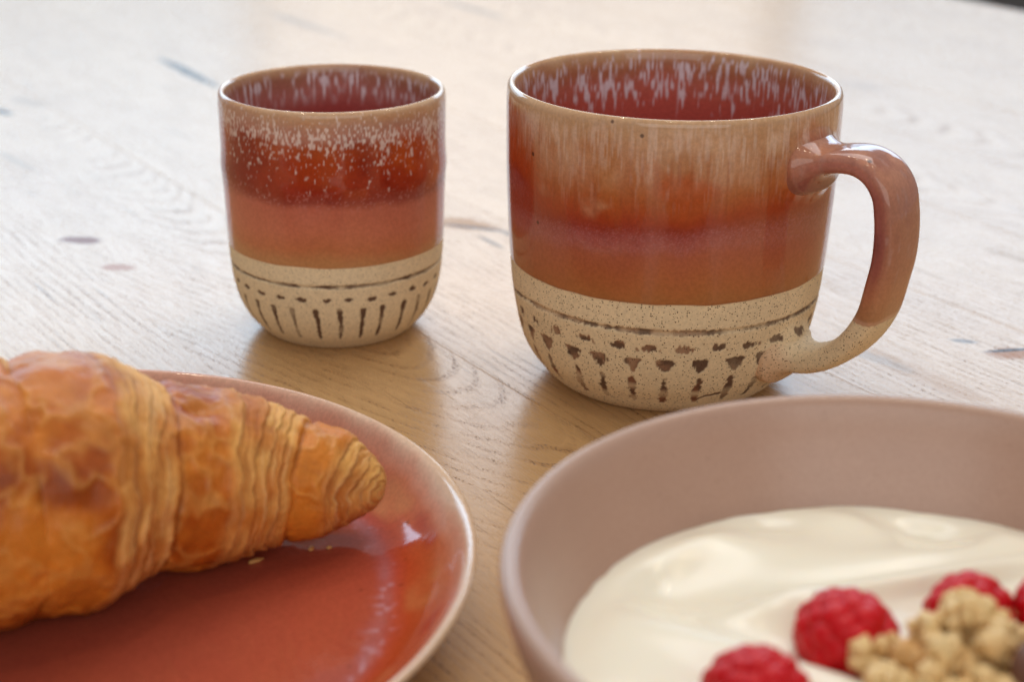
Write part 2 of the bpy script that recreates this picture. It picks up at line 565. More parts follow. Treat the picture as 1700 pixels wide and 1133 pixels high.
def paint_mug(ang, r, z, inner):
    x, y = cyl(ang, r)
    deg = np.degrees(ang)
    n1 = fbm(x * 38, y * 38, z * 38, 3, 41)
    n2 = fbm(x * 170, y * 170, z * 60, 3, 42)
    left = np.exp(-((deg + 72) / 22) ** 2)
    right = np.exp(-((deg - 45) / 28) ** 2)
    zz = z + .0026 * n1 + .0016 * n2 - .0015 * np.sin(ang * 1.6 + .3)
    zz = np.where(zz > .064, zz - left * .010 * sstep(.064, .075, zz) * sstep(.099, .092, zz), zz)
    c = stops(zz, [(.1000, (204, 166, 128)), (.096, (192, 150, 110)), (.090, (180, 128, 88)), (.083, (176, 114, 72)), (.076, (172, 98, 54)),
                   (.0715, (168, 80, 40)), (.068, (160, 64, 34)), (.0655, (150, 58, 40)), (.0630, (158, 78, 70)), (.0595, (168, 92, 80)),
                   (.056, (170, 92, 66)), (.050, (172, 96, 60)), (.0445, (172, 102, 58)), (.0423, (168, 104, 58))])
    n3 = fbm(x * 55 + 4, y * 55, z * 75, 4, 43)
    band = sstep(.066, .071, zz) * sstep(.097, .090, zz)
    c = mixc(c, lin(176, 78, 34), band * sstep(.05, .5, n3) * .75)
    c = mixc(c, lin(204, 160, 122), band * sstep(-.05, -.5, n3) * .8)
    c = mixc(c, lin(168, 62, 30), left * sstep(.064, .07, zz) * sstep(.095, .085, zz) * .6)
    c = mixc(c, lin(170, 100, 62), right * sstep(.070, .065, zz) * sstep(.055, .060, zz) * .5)
    # pale vertical runs
    st = noise(x * 1900, y * 1900, z * 260, 44) * .6 + noise(x * 560, y * 560, z * 110, 45) * .5
    f = sstep(.0, .7, st + .25 * sstep(.08, .09, zz)) * sstep(.068, .078, zz) * sstep(.099, .094, zz) * (.4 + .6 * sstep(.078, .088, zz))
    veil = sstep(.074, .084, zz) * sstep(.0985, .093, zz) * sstep(-.5, .5, n2 + .6 * n1)
    c = mixc(c, lin(212, 172, 142), veil * .35)
    c = mixc(c, lin(226, 200, 184), f * .36)
    dk = sstep(.15, .7, noise(x * 850 + 7, y * 850, z * 95, 46) + .3 * n1)
    c = mixc(c, lin(150, 72, 34), dk * sstep(.066, .070, zz) * sstep(.092, .082, zz) * .35)
    du = noise(x * 3000, y * 3000, z * 3000, 47)
    c = mixc(c, lin(186, 122, 118), sstep(.05, .6, du) * sstep(.055, .060, zz) * sstep(.0675, .0635, zz) * .3)
    # bare clay
    zl = .0423 + .0003 * noise(x * 110, y * 110, 0 * z, 48) + .0005 * sstep(15, 40, deg)
    bare = sstep(zl + .00018, zl - .00018, z) * (~inner)
    c = mixc(c, lin(132, 76, 44), np.exp(-((z - zl - .0002) / .00032) ** 2) * .5 * (~inner))
    cl = lin(230, 206, 167) * (1 + .07 * fbm(x * 50, y * 50, z * 50, 3, 49)[..., None])
    c = mixc(c, cl, bare)
    fr = noise(x * 1500, y * 1500, z * 420, 50)        # brush hairs run up and down
    fr1 = noise(x * 1200, y * 1200, z * 1200, 51)
    fr2 = noise(x * 300, y * 300, z * 300, 52)
    gw = .00075 + .00035 * noise(x * 140, y * 140, 0 * z, 53) + .0006 * fr
    gz = .0331 - .0018 * sstep(-60, -85, deg)
    groove = sstep(gw + .0002, gw - .0002, np.abs(z - gz)) * np.clip(.85 + .6 * fr2, .2, 1) * (1 - .75 * sstep(14, 18, deg) * sstep(26, 22, deg))
    per = 12.4
    i = np.round((deg - 2.9) / per)
    d = (deg - 2.9 - i * per - 1.2 * noise(i * 3.3, 0 * z, 0 * z, 54)) / 57.3 * r
    dot = sstep(1.25, .9, np.hypot(d / (.0022 + .0006 * noise(i * 8.3, 0 * z, 0 * z, 66)), (z - .0272 - .0003 * noise(i * 5.1, 0 * z + 2, 0 * z, 55)) / .00115) + .7 * fr + .4 * fr2)
    i2 = np.round((deg + 3.2) / per)
    d2 = (deg + 3.2 - i2 * per - 1.1 * noise(i2 * 2.7, 0 * z + 5, 0 * z, 56)) / 57.3 * r
    nw = .75 + .35 * noise(i2 * 6.1, 0 * z, 0 * z, 57)
    nw = np.where(i2 < -4.5, nw * .5, nw)
    bw = np.interp(z, [.0182, .0195, .0218, .0232, .0238], [.0004, .0015, .0030, .0034, .0022]) * (.6 + .55 * nw)
    zt = .0236 + .0003 * fr
    blob = sstep(bw + .00035, bw - .00035, np.abs(d2 + .0003 * fr2) + .0014 * np.abs(fr) + .0004 * fr1 + .0005 * fr2) * sstep(zt + .0003, zt - .0003, z) * sstep(.0182, .0188, z)
    d3 = d2 + .0006 * noise(0 * z, i2 * 7.7, z * 200, 58)
    wd = np.interp(z, [.0058, .0075, .0115, .0155, .017], [.0003, .0009, .0012, .0010, .0004])
    dash = sstep(wd + .00025, wd - .00025, np.abs(d3) + .0007 * fr1 + .0004 * fr2) * sstep(.0058, .0066, z) * sstep(.0172, .0166, z)
    dash = dash * np.clip(.9 + .7 * noise(i2 * 9.1, 0 * z, z * 380, 59), .1, 1)
    smear = sstep(.0007, .0003, np.abs(z - np.interp(deg, [10, 14, 20], [.0078, .0092, .0098])) + .0003 * fr1) * sstep(9.5, 11, deg) * sstep(21, 19.5, deg)
    amp = np.clip(.92 + .2 * fr2, .7, 1)
    mk = np.clip(np.maximum.reduce([groove * .9, dot * amp, blob * amp, dash, smear]), 0, 1) * (~inner)
    tone = mixc(np.broadcast_to(lin(118, 60, 30), c.shape), lin(74, 36, 18), sstep(-.4, .5, fr2 + .4 * fr + sstep(5, 25, deg)))
    c = np.where((mk > 0)[..., None], c + (tone - c) * (mk * .92)[..., None], c)
    ci = stops(z + .003 * n1 + .002 * n2, [(.1000, (206, 168, 130)), (.0965, (188, 142, 106)), (.092, (166, 104, 76)), (.087, (180, 100, 84)), (.080, (182, 86, 74)), (.070, (176, 78, 70)), (.02, (160, 70, 64))])
    sv = noise(x * 1500, y * 1500, z * 300, 60) + .5 * noise(x * 520, y * 520, z * 260, 61)
    th = np.interp(z, [.074, .079, .084, .090, .095, .0975], [.9, .45, .08, -.18, .02, .7])
    ci = mixc(ci, lin(222, 208, 216), sstep(th - .1, th + .75, sv) * .8)
    c = np.where(inner[..., None], ci, c)
    g = np.where(inner, 1.0, 1 - bare)
    dr = -.00045 * np.exp(-((z - gz) / .0006) ** 2) * (~inner) - .00015 * bare - .00025 * mk
    for za, wt, wz, up_ in ((.0812, .0125, .0085, .0030), (.0192, .0120, .0085, .0032)):
        e_ = np.hypot((ang - R(49.3)) * r / wt, (z - za) / wz)
        dr = dr + up_ * sstep(1.45, .45, e_) * (~inner)
        if za > .05:
            c = mixc(c, lin(128, 70, 62), np.exp(-((e_ - .95) / .22) ** 2) * (~inner) * .45 * sstep(za - .006, za + .004, z))
            c = mixc(c, lin(206, 168, 150), np.exp(-((e_ - 1.0) / .25) ** 2) * (~inner) * .45 * sstep(za + .002, za - .007, z) * sstep(-.3, .5, noise(x * 500, y * 500, z * 120, 67)))
    return c, g, dr


stone = mat_ceramic("stoneware")
cup_prof = [(0, .0012), (.0225, .0012), (.0243, .0), (.0258, .0004), (.0287, .003), (.0321, .007), (.0347, .012), (.0364, .018), (.0374, .025),
            (.0379, .033), (.0383, .045), (.0387, .055), (.0391, .0605), (.0388, .067), (.0389, .078), (.0389, .0835), (.0385, .0856),
            (.0376, .0864), (.0367, .0859), (.0362, .0838), (.0358, .075), (.0352, .05), (.0342, .03), (.032, .016), (.026, .0075), (.012, .005), (0, .0048)]
prof = crom(cup_prof, lambda r, z, i: .004 if i < 2 else (.00034 if i < 15 else (.00018 if i < 19 else (.0004 if i < 20 else .0025))))
cup = revolve("ceramic_cup", prof, 720, paint_cup, (-.0625, .5479, 0), mat_ceramic("cup_stoneware", speck=.45))
tag(cup, "small handleless stoneware cup with red orange glaze above bare dotted clay base", "cup")

mug_prof = [(0, .0015), (.031, .0015), (.0335, 0), (.0352, .0006), (.0385, .003), (.042, .007), (.0455, .012), (.0478, .018), (.0493, .025), (.0506, .033),
            (.0513, .042), (.0521, .055), (.0527, .07), (.0529, .085), (.0529, .095), (.0525, .0978), (.0515, .0988), (.0504, .0982), (.0498, .096),
            (.0494, .085), (.0488, .06), (.0478, .035), (.045, .019), (.037, .009), (.015, .006), (0, .0058)]
prof = crom(mug_prof, lambda r, z, i: .005 if i < 2 else (.00034 if i < 14 else (.00022 if i < 18 else (.00045 if i < 20 else .003))))
MUG = (.0501, .5061)
mug = obj("ceramic_mug", None, None, loc=(*MUG, 0))
tag(mug, "large stoneware mug with loop handle, orange brown glaze and speckled clay base", "mug")
revolve("body", prof, 960, paint_mug, (0, 0, 0), stone, mug)


def handle():
    pts = [(.0450, .0778), (.0500, .0806), (.0557, .0833), (.0628, .0855), (.0699, .0859), (.0753, .0837), (.0793, .0789), (.0809, .0728), (.0816, .0664),
           (.0815, .0588), (.0802, .0508), (.0782, .0415), (.0743, .0336), (.0686, .0269), (.0614, .022), (.0541, .0196), (.0450, .0188)]
    C = crom(pts, lambda r, z, i: .0005)
    m = len(C)
    T = np.gradient(C, axis=0)
    T /= np.linalg.norm(T, axis=1)[:, None]
    Nn = np.stack([T[:, 1], -T[:, 0]], -1)          # in the plane of the handle, pointing outwards
    n = 120
    a = np.linspace(0, 2 * np.pi, n, endpoint=False)
    s = np.concatenate([[0], np.cumsum(np.linalg.norm(np.diff(C, axis=0), axis=1))])
    wall = np.interp(C[:, 1], [0, .018, .033, .055, .0988], [.044, .0478, .0506, .0521, .0529])
    gap = np.maximum(C[:, 0] - wall, 0)
    ht = .0036 + .0005 * np.sin(s / s[-1] * np.pi)
    hw = .0086 + .0010 * np.sin(s / s[-1] * np.pi)
    ca, sa = np.cos(a), np.sin(a)
    e = 0.64
    e2 = e
    ex = np.sign(ca) * np.abs(ca) ** e
    ey = np.sign(sa) * np.abs(sa) ** e
    wallf = lambda q_: np.interp(q_, [0, .003, .007, .012, .018, .025, .033, .042, .055, .07, .0988], [.035, .0385, .042, .0455, .0478, .0493, .0506, .0513, .0521, .0527, .0529])
    rad = C[:, None, 0] + Nn[:, None, 0] * ht[:, None] * ex
    zz = C[:, None, 1] + Nn[:, None, 1] * ht[:, None] * ex
    tt = hw[:, None] * ey + 0 * rad
    gv = np.hypot(rad, tt) - wallf(zz)              # clearance to the wall, swept into a fillet where it closes
    fil = .0046 * (1 - np.clip((gv - .001) / .0075, 0, 1)) ** 2.4
    rad = C[:, None, 0] + Nn[:, None, 0] * (ht[:, None] * ex + fil * ca)
    zz = C[:, None, 1] + Nn[:, None, 1] * (ht[:, None] * ex + fil * ca)
    tt = hw[:, None] * ey + fil * sa * 1.15
    az = R(49.3)
    dx, dy = math.sin(az), -math.cos(az)
    V = np.stack([rad * dx - tt * dy, rad * dy + tt * dx, zz], -1)
    x, y = V[..., 0], V[..., 1]
    n1 = fbm(x * 90, y * 90, zz * 90, 3, 71)
    n2 = fbm(x * 260, y * 260, zz * 120, 3, 72)
    exx = ex + 0 * rad
    q = zz + .004 * n1
    c = stops(q, [(.095, (190, 134, 118)), (.088, (186, 124, 108)), (.078, (160, 94, 84)), (.066, (152, 86, 78)), (.056, (160, 92, 78)), (.048, (176, 110, 80)), (.041, (168, 112, 76))])
    c = mixc(c, lin(182, 136, 96), sstep(.1, -.8, exx + .5 * n1) * .4)
    c = mixc(c, lin(120, 62, 62), sstep(.0, .6, n1 + .4 * n2) * sstep(.05, .06, zz) * .5)
    c = mixc(c, lin(176, 140, 132), sstep(.35, .8, noise(x * 700, y * 700, zz * 300, 73)) * sstep(.05, .06, zz) * .35)
    pool = (np.exp(-gap / .0025)[:, None] * (zz > .05)) * sstep(-.2, .6, exx + .3 * n1)
    c = mixc(c, lin(174, 108, 76), np.exp(-gap / .004)[:, None] * (zz > .05) * .7)
    c = mixc(c, lin(112, 62, 64), pool * .5)
    zl = .0395 + .0006 * noise(x * 150, y * 150, 0 * zz, 74) + .0016 * (x - x.mean()) / .01 * .1
    bare = sstep(zl + .0002, zl - .0002, zz)
    c = mixc(c, lin(214, 176, 150), np.exp(-((zz - zl - .0007) / .0007) ** 2) * .5)
    cl = lin(230, 206, 167) * (1 + .08 * fbm(x * 60, y * 60, zz * 60, 3, 75)[..., None])
    blush = sstep(.0, .7, fbm(x * 70, y * 70, zz * 70, 2, 76) + .5 * np.exp(-gap / .006)[:, None]) * .4
    cl = mixc(cl, lin(206, 140, 104), blush)
    c = mixc(c, cl, bare)
    return mesh_grid("handle", V, True, c, {"gloss": 1 - bare}, caps=True)


obj("handle", handle(), stone, mug)


def paint_plate(ang, r, z, inner):
    x, y = cyl(ang, r)
    n1 = fbm(x * 30, y * 30, z * 30, 3, 81)
    n2 = fbm(x * 110, y * 110, z * 110, 3, 82)
    rr = r + .0030 * n1 + .0014 * n2
    c = stops(rr, [(0, (160, 76, 58)), (.05, (166, 78, 58)), (.078, (174, 80, 58)), (.0845, (172, 78, 58)), (.0880, (172, 84, 76)), (.0905, (180, 74, 52)), (.0935, (182, 74, 40)),
                   (.0985, (190, 92, 52)), (.1020, (196, 110, 74)), (.1050, (208, 148, 122)), (.1076, (226, 194, 168)), (.1105, (216, 182, 146))])
    n3 = fbm(x * 60 + 2, y * 60, z * 60, 3, 83)
    wall = sstep(.0915, .095, rr) * sstep(.1035, .100, rr)
    c = mixc(c, lin(198, 124, 76), wall * sstep(.05, .5, n3) * .8)
    c = mixc(c, lin(168, 48, 26), wall * sstep(-.05, -.5, n3) * .7)
    # pale pink runs on the far side of the wall
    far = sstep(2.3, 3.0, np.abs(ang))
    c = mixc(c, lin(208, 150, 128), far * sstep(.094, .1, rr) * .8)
    ring = np.exp(-((rr - .0880) / .0022) ** 2)
    c = mixc(c, lin(206, 170, 184), ring * sstep(.2, .55, noise(x * 520, y * 520, z * 520, 84) + .5 * n1) * .4)
    c = mixc(c, lin(178, 120, 124), ring * sstep(-.3, .4, n2) * .4)
    under = (~inner) & (z < .0195)
    c = np.where(under[..., None], lin(204, 170, 124), c)
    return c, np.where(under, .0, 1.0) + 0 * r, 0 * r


plate_prof = [(0, .0028), (.058, .0028), (.0605, 0.0), (.064, 0.0), (.067, .003), (.084, .0048), (.096, .0098), (.104, .0158), (.1086, .0208), (.1098, .0226), (.1090, .0236), (.1076, .0230),
              (.1040, .0182), (.0980, .0118), (.0915, .0085), (.084, .0077), (.05, .0075), (0, .0075)]
prof = crom(plate_prof, lambda r, z, i: .006 if i < 5 else (.001 if i < 8 else (.0004 if i < 15 else .003)))
PLATE = (-.1173, .3364)
plate = revolve("side_plate", prof, 720, paint_plate, (*PLATE, 0), mat_ceramic("plate_glaze", speck=.4))
tag(plate, "red orange glazed plate with pale raised rim under the croissant", "plate")


def mat_bowl():
    s = N("mauve_ceramic")
    P = s.coord('Object')
    n = s.noise(P, 60, 3, 0.6)
    f = s.noise(P, 1400, 2, 0.6)
    c = s.mix(n, lin(178, 145, 126), lin(186, 153, 134))
    c = s.mix(s.rng(f, .35, .65, 0, .16), c, lin(150, 110, 92))
    rg_ = s.noise(s.mapping(P, sc=(6, 6, 420)), 1.0, 2, .5)
    c = s.mix(s.rng(rg_, .35, .7, 0, .06), c, lin(160, 122, 104))
    vb = s.voro(P, 210)
    c = s.mix(s.math('MULTIPLY', s.rng(vb.outputs['Distance'], .12, .06), .15), c, lin(120, 84, 68))
    return s.out(Base_Color=c, Roughness=0.30, Specular_IOR_Level=0.5, Normal=s.bump(f, .06, .0003))


bowl_prof = [(0, .002), (.030, .002), (.0325, 0), (.0365, .0005), (.050, .0085), (.0635, .022), (.0728, .039), (.0782, .053), (.0796, .0595), (.0792, .0614), (.0778, .0620), (.0763, .0612), (.0752, .059),
             (.0728, .051), (.0676, .039), (.0595, .026), (.045, .0125), (.02, .0065), (0, .006)]
prof = crom(bowl_prof, lambda r, z, i: .002)
BOWL = (.0776, .2652)
bowl = revolve("breakfast_bowl", prof, 360, lambda a, r, z, i: (np.ones(r.shape + (3,)), np.ones(r.shape), 0 * r), (*BOWL, 0), mat_bowl())
tag(bowl, "matte mauve brown bowl filled with yogurt, raspberries and granola", "bowl")

# ------------------------------------------------------------------ yogurt
YZ = .0385


def yog_h(x, y):
    """height of the stirred surface, x and y in metres from the bowl's axis"""
    wx = x + .006 * np.sin(y * 90 + 1.3 * np.sin(x * 60))
    wy = y + .005 * np.sin(x * 75 + 2 + 1.2 * np.sin(y * 80))
    h = .0023 * np.sin(70 * wx + 2.2 * np.sin(62 * wy + 1)) * np.sin(105 * wy + 1.8 * np.sin(45 * wx)) + .0012 * np.sin(170 * wy + 2.5 * np.sin(52 * wx + 2))
    # ridges left by the spoon
    rr = np.hypot((wx + .018) / 1.5, wy - .022)
    h = h + .0022 * np.cos(rr / .0048) * np.exp(-(rr / .022) ** 2)
    fold = wy - .030 - .25 * wx
    h = h + .0026 * np.exp(-(fold / .004) ** 2) * sstep(-.05, -.01, wx)
    e = np.hypot(x, y)
    return YZ + .001 + h * sstep(.068, .058, e) - .0006 * sstep(.05, .068, e)


def make_yogurt():
    n = 420
    a = np.linspace(0, 2 * np.pi, n, endpoint=False)
    rows = []
    for (r, z) in [(0.0, .0065), (.02, .0070), (.045, .0130), (.0595, .0265)]:
        rows.append(np.stack([r * np.sin(a), -r * np.cos(a), 0 * a + z], -1))
    for r in list(np.linspace(.0674, .0672, 2)) + list(np.linspace(.0668, .0004, 170)):
        x, y = r * np.sin(a), -r * np.cos(a)
        wv = 1 + (.010 * (1 + noise(x * 60, y * 60, 0 * a, 95) + .5 * noise(x * 260, y * 260, 0 * a, 98)) - .008 if r > .06 else 0)
        rows.append(np.stack([x * wv, y * wv, yog_h(x, y) + (-.0014 if r > .0671 else 0)], -1))
    return mesh_grid("yogurt", np.array(rows), True, caps=True)


s = N("yogurt")
yo = s.out(Base_Color=lin(246, 238, 218), Roughness=0.2, Subsurface_Weight=0.3, Subsurface_Radius=(0.006, 0.005, 0.0035), Subsurface_Scale=0.6)
yog = obj("yogurt", make_yogurt(), yo, loc=(*BOWL, 0))
tag(yog, "creamy white stirred yogurt filling the mauve bowl", "yogurt")


# ------------------------------------------------------------------ raspberries and granola
def ico(sub=1):
    import bmesh
    bm = bmesh.new()
    bmesh.ops.create_icosphere(bm, subdivisions=sub, radius=1.0)
    v = np.array([q.co[:] for q in bm.verts])
    f = np.array([[w_.index for w_ in q.verts] for q in bm.faces])
    bm.free()
    return v, f


def blob_mesh(name, parts, smooth=True):
    vs_, fs, o = [], [], 0
    for v, f in parts:
        vs_.append(v)
        fs.append(f + o)
        o += len(v)
    me = bpy.data.meshes.new(name)
    me.from_pydata(np.vstack(vs_).tolist(), [], np.vstack(fs).tolist())
    me.polygons.foreach_set("use_smooth", np.ones(len(me.polygons), bool))
    me.update()
    return me


IV2, IF2 = ico(2)
IV3, IF3 = ico(3)


def raspberry(seed, size):
    rg = np.random.RandomState(seed)
    parts = [(IV3 * np.array([.80, .80, .92]) * size, IF3)]
    rows = [(-.82, 6), (-.52, 10), (-.18, 12), (.16, 12), (.48, 10), (.76, 6), (.95, 2)]
    for k, (t, n) in enumerate(rows):
        th = math.acos(max(-1, min(1, -t)))
        for j in range(n):
            ph = (j + .5 * (k % 2) + rg.uniform(-.12, .12)) / n * 2 * math.pi
            d = np.array([math.sin(th) * math.cos(ph) * .86, math.sin(th) * math.sin(ph) * .86, t])
            r = .30 * size * rg.uniform(.92, 1.1)
            parts.append((IV2 * r * np.array([1, 1, 1.0]) + d * size * .71, IF2))
    return blob_mesh("raspberry", parts)


def mat_rasp():
    s = N("raspberry_flesh")
    P = s.coord('Object')
    n = s.noise(P, 220, 3, .6)
    c = s.mix(n, lin(176, 2, 14), lin(214, 10, 24))
    fz = s.noise(P, 900, 2, .6)
    return s.out(Base_Color=c, Roughness=s.rng(fz, .3, .7, .32, .55, False), Subsurface_Weight=.12, Subsurface_Radius=(.004, .0008, .0008), Subsurface_Scale=.5,
                 Specular_IOR_Level=.3, Sheen_Weight=.0, Sheen_Roughness=.4, Sheen_Tint=(1, .75, .8, 1))


mr = mat_rasp()


def on_yog(x, y):
    return float(yog_h(np.array(x - BOWL[0]), np.array(y - BOWL[1])))


for k, (x, y, dz, size, rot, lab) in enumerate([
        (.0655, .2730, .0026, .0112, (70, 20, 10), "plump red raspberry on yogurt, tallest against the granola"),
        (.0452, .2515, .0024, .0110, (60, -30, 70), "red raspberry lying alone on open yogurt away from the granola"),
        (.0910, .2795, .0016, .0100, (85, 10, -50), "red raspberry half hidden behind a pale granola lump"),
        (.1085, .2795, .0036, .0098, (40, 40, 120), "dark red raspberry beside the bowl's far wall past the granola")]):
    o = obj("raspberry", raspberry(k + 3, size), mr, loc=(x, y, on_yog(x, y) + dz), rot=[R(q) for q in rot])
    tag(o, lab, "raspberry", "raspberries on the yogurt")


def granola(seed, size, n):
    rg = np.random.RandomState(seed)
    parts = []
    for j in range(n * 3):
        d = rg.normal(size=3)
        d /= np.linalg.norm(d)
        r = size * rg.uniform(.26, .48)
        v = IV3 * r * rg.uniform(.7, 1.25, size=3)
        v = v * (1 + .5 * fbm(IV3[:, 0] * 2.6 + seed * 3 + j, IV3[:, 1] * 2.6, IV3[:, 2] * 2.6, 3, seed + 100)[:, None])
        parts.append((v + d * size * rg.uniform(.35, .78) * np.array([1, 1, .8]), IF3))
    return blob_mesh("granola_cluster", parts)


def mat_gran():
    s = N("granola")
    P = s.coord('Object')
    rnd = s.t.nodes.new('ShaderNodeObjectInfo').outputs['Random']
    n = s.noise(P, 320, 4, .6)
    c = s.mix(n, lin(214, 166, 94), lin(246, 220, 166))
    c = s.mix(s.rng(rnd, .55, 1.0, 0, .55), c, lin(206, 142, 70))
    return s.out(Base_Color=c, Roughness=.5, Normal=s.bump(s.noise(P, 700, 3, .7), .5, .0006), Subsurface_Weight=.15, Subsurface_Radius=(.003, .002, .001), Subsurface_Scale=.5)


mg = mat_gran()
pile = [(.0690, .2620, .0062, .0052), (.0745, .2640, .0042, .0050), (.0880, .2700, .0088, .0050), (.0820, .2745, .0034, .0034), (.0835, .2690, .0040, .0044), (.0790, .2655, .0082, .0044),
        (.0975, .2660, .0056, .0050), (.1025, .2725, .0046, .0042), (.0930, .2650, .0090, .0040), (.0850, .2635, .0110, .0046), (.0740, .2580, .0058, .0050), (.0805, .2575, .0086, .0052),
        (.0890, .2575, .0100, .0050), (.0965, .2580, .0066, .0048), (.0700, .2535, .0040, .0048), (.0775, .2505, .0062, .0052), (.0860, .2500, .0072, .0052), (.0945, .2500, .0058, .0050),
        (.1030, .2630, .0048, .0046), (.1030, .2545, .0044, .0050), (.0985, .2800, .0030, .0026), (.0800, .2430, .0046, .0050), (.0890, .2425, .0048, .0048), (.0780, .2610, .0040, .0046), (.0870, .2640, .0040, .0052), (.0940, .2610, .0030, .0050), (.0850, .2560, .0030, .0054)]
for k, (x, y, dz, size) in enumerate(pile):
    o = obj("granola_cluster", granola(200 + k, size, 4 + k % 3), mg, loc=(x, y, on_yog(x, y) + dz - .001), rot=(k * 1.1, k * .7, k * 1.9))
    tag(o, {0: "pale granola lump touching the tallest raspberry", 2: "pale granola lump perched highest, before the half hidden raspberry", 20: "tiny granola crumb alone on yogurt between two raspberries"}.get(k, "golden toasted granola lump in the pile on the yogurt"), "granola", "granola lumps heaped beside the raspberries")


def nut():
    v = IV3.copy()
    v = v * np.array([.0085, .0060, .0042]) * (1 + .05 * fbm(v[:, 0] * 2, v[:, 1] * 6, v[:, 2] * 2, 3, 301))[:, None]
    v[:, 1:] *= (1 - .35 * v[:, :1] / .0085)
    return blob_mesh("nut", [(v, IF3)])


s = N("nut_skin")
P_ = s.coord('Object')
nm = s.out(Base_Color=s.mix(s.noise(s.mapping(P_, sc=(200, 1200, 1200)), 1, 3), lin(84, 52, 40), lin(122, 80, 62)), Roughness=.55)
o = obj("nut", nut(), nm, loc=(.0985, .2510, on_yog(.0985, .2510) + .0110), rot=(R(20), R(-25), R(30)))
tag(o, "dark brown nut lying on top of the granola pile", "nut")


# ------------------------------------------------------------------ croissant
def croissant():
    # axis from one tip over the middle to the other tip
    ax = np.array([(-.0322, .3738, .0215), (-.0441, .3716, .0240), (-.0576, .3690, .0265), (-.0702, .3640, .0290), (-.0810, .3588, .0315), (-.0935, .3506, .0350), (-.1057, .3430, .0378),
                   (-.1178, .3364, .0388), (-.1300, .3290, .0386), (-.1440, .3200, .0365), (-.1580, .3110, .0330), (-.1700, .3030, .0290), (-.1820, .2950, .0250), (-.1920, .2880, .0220)])
    seg = np.concatenate([[0], np.cumsum(np.linalg.norm(np.diff(ax, axis=0), axis=1))])
    Ltot = seg[-1]
    m, n = 760, 340
    d = np.linspace(0, Ltot, m)
    C = np.stack([np.interp(d, seg, ax[:, k]) for k in range(3)], -1)
    ker = np.ones(61) / 61
    for k in range(3):
        e = np.concatenate([2 * C[0, k] - C[30:0:-1, k], C[:, k], 2 * C[-1, k] - C[-2:-32:-1, k]])
        C[:, k] = np.convolve(e, ker, 'valid')
    T = np.gradient(C, axis=0)
    T /= np.linalg.norm(T, axis=1)[:, None]
    up = np.array([0, 0, 1.0])
    S = -np.cross(T, up)                          # towards the mugs' far side is negative
    S /= np.linalg.norm(S, axis=1)[:, None]
    Uu = np.cross(T, S)
    phi = np.linspace(0, 2 * np.pi, n, endpoint=False)
    PH = phi[None] + 0 * d[:, None]
    D = d[:, None] + 0 * phi[None]
    dt = np.minimum(D, Ltot - D)                   # distance from the nearer tip
    side = (D > Ltot / 2).astype(float)
    r0 = np.interp(dt, [0, .0015, .004, .009, .016, .023, .034, .046, .060, .068, .077, .088, .10], [.0008, .0034, .0054, .0086, .0118, .0144, .0178, .0200, .0218, .0246, .0280, .0296, .0300])
    cx, cy, cz = np.cos(PH), np.sin(PH), D * 45
    # wandering of the layer edges
    wig = .0022 * fbm(cx * 1.3 + side * 9, cy * 1.3, D * 25, 3, 401) + .0009 * noise(cx * 5, cy * 5, D * 90, 402) + .0004 * noise(cx * 16, cy * 16, D * 200, 433)
    slant = -.0050 * np.sin(PH) * np.interp(dt, [0, .02, .05, .09], [1.5, 1.1, .5, .3])
    q = dt + wig + slant
    # bands: crest start (tip side), crest end ; layered flanks between
    grooves = [.0225, .0605, .0935]                # where one turn of dough ends over the next
    h = np.zeros_like(q)
    pale = np.zeros_like(q)
    dark = np.zeros_like(q)
    lip = np.zeros_like(q)
    lt = np.zeros_like(q)
    # flank [groove, top]: a staircase of thin layers rising towards the crest
    for g0, g1, steps, hh in [(-.008, .0130, 7, .0030), (.0225, .0455, 5, .0028), (.0605, .0770, 4, .0032), (.0935, .0985, 2, .0014)]:
        t = (q - g0) / (g1 - g0)
        inside = (t > 0) & (t < 1)
        tc = np.clip(t, 0, 1)
        ts = tc * steps + (1.1 * noise(tc * 3.3 + steps, cx * .9, cy * .9, 403 + steps) + .22 * noise(cx * 2.6, cy * 2.6, D * 60, 440 + steps)) * np.sin(tc * np.pi)
        fl_ = np.floor(ts)
        fr = ts - fl_
        la = .35 + .65 * (noise(fl_ * 7.7 + steps, cx * 1.4, cy * 1.4, 441) * .5 + .5)       # every layer swells and fades on its own
        stair = (fl_ + sstep(0, .14, fr)) / steps + (.0006 * la / hh) * np.exp(-fr / .3) * sstep(0, .12, fr)
        tipp = inside * np.exp(-fr / .35) * la
        lip = np.maximum(lip, tipp)
        lt = np.where(inside, noise(fl_ * 3.7 + steps * 11, cx * .8, cy * .8, 442), lt)
        h += np.where(t <= 0, 0, np.where(inside, stair * hh * sstep(0, .05, t), hh)) * np.where(t < 1, 1, np.maximum(0, 1 - (q - g1) / .018))
        pale = np.maximum(pale, inside * (sstep(0, .12, t) * sstep(1.05, .85, t)))
        dark = np.maximum(dark, inside * np.maximum(sstep(.10, .0, fr), sstep(.90, 1.0, fr)) * np.clip(la * 1.2 - .35, 0, .6))
    for g0 in grooves:
        gs = np.clip(.6 + .9 * noise(cx * 1.7, cy * 1.7, g0 * 900 + side * 5, 432), .1, 1)
        h -= .0008 * gs * np.exp(-((q - g0 + .0004) / .0010) ** 2)
        dark = np.maximum(dark, gs * .85 * np.exp(-((q - g0 + .0003) / .0006) ** 2))
    X = C[:, None] + r0[..., None] * (np.cos(PH)[..., None] * Uu[:, None] + np.sin(PH)[..., None] * S[:, None])
    x, y, z = X[..., 0], X[..., 1], X[..., 2]
    crest = 1 - pale
    wx = x + .003 * fbm(x * 90, y * 90, z * 90, 2, 410)
    wz = z + .003 * fbm(x * 90 + 5, y * 90, z * 90, 2, 411)
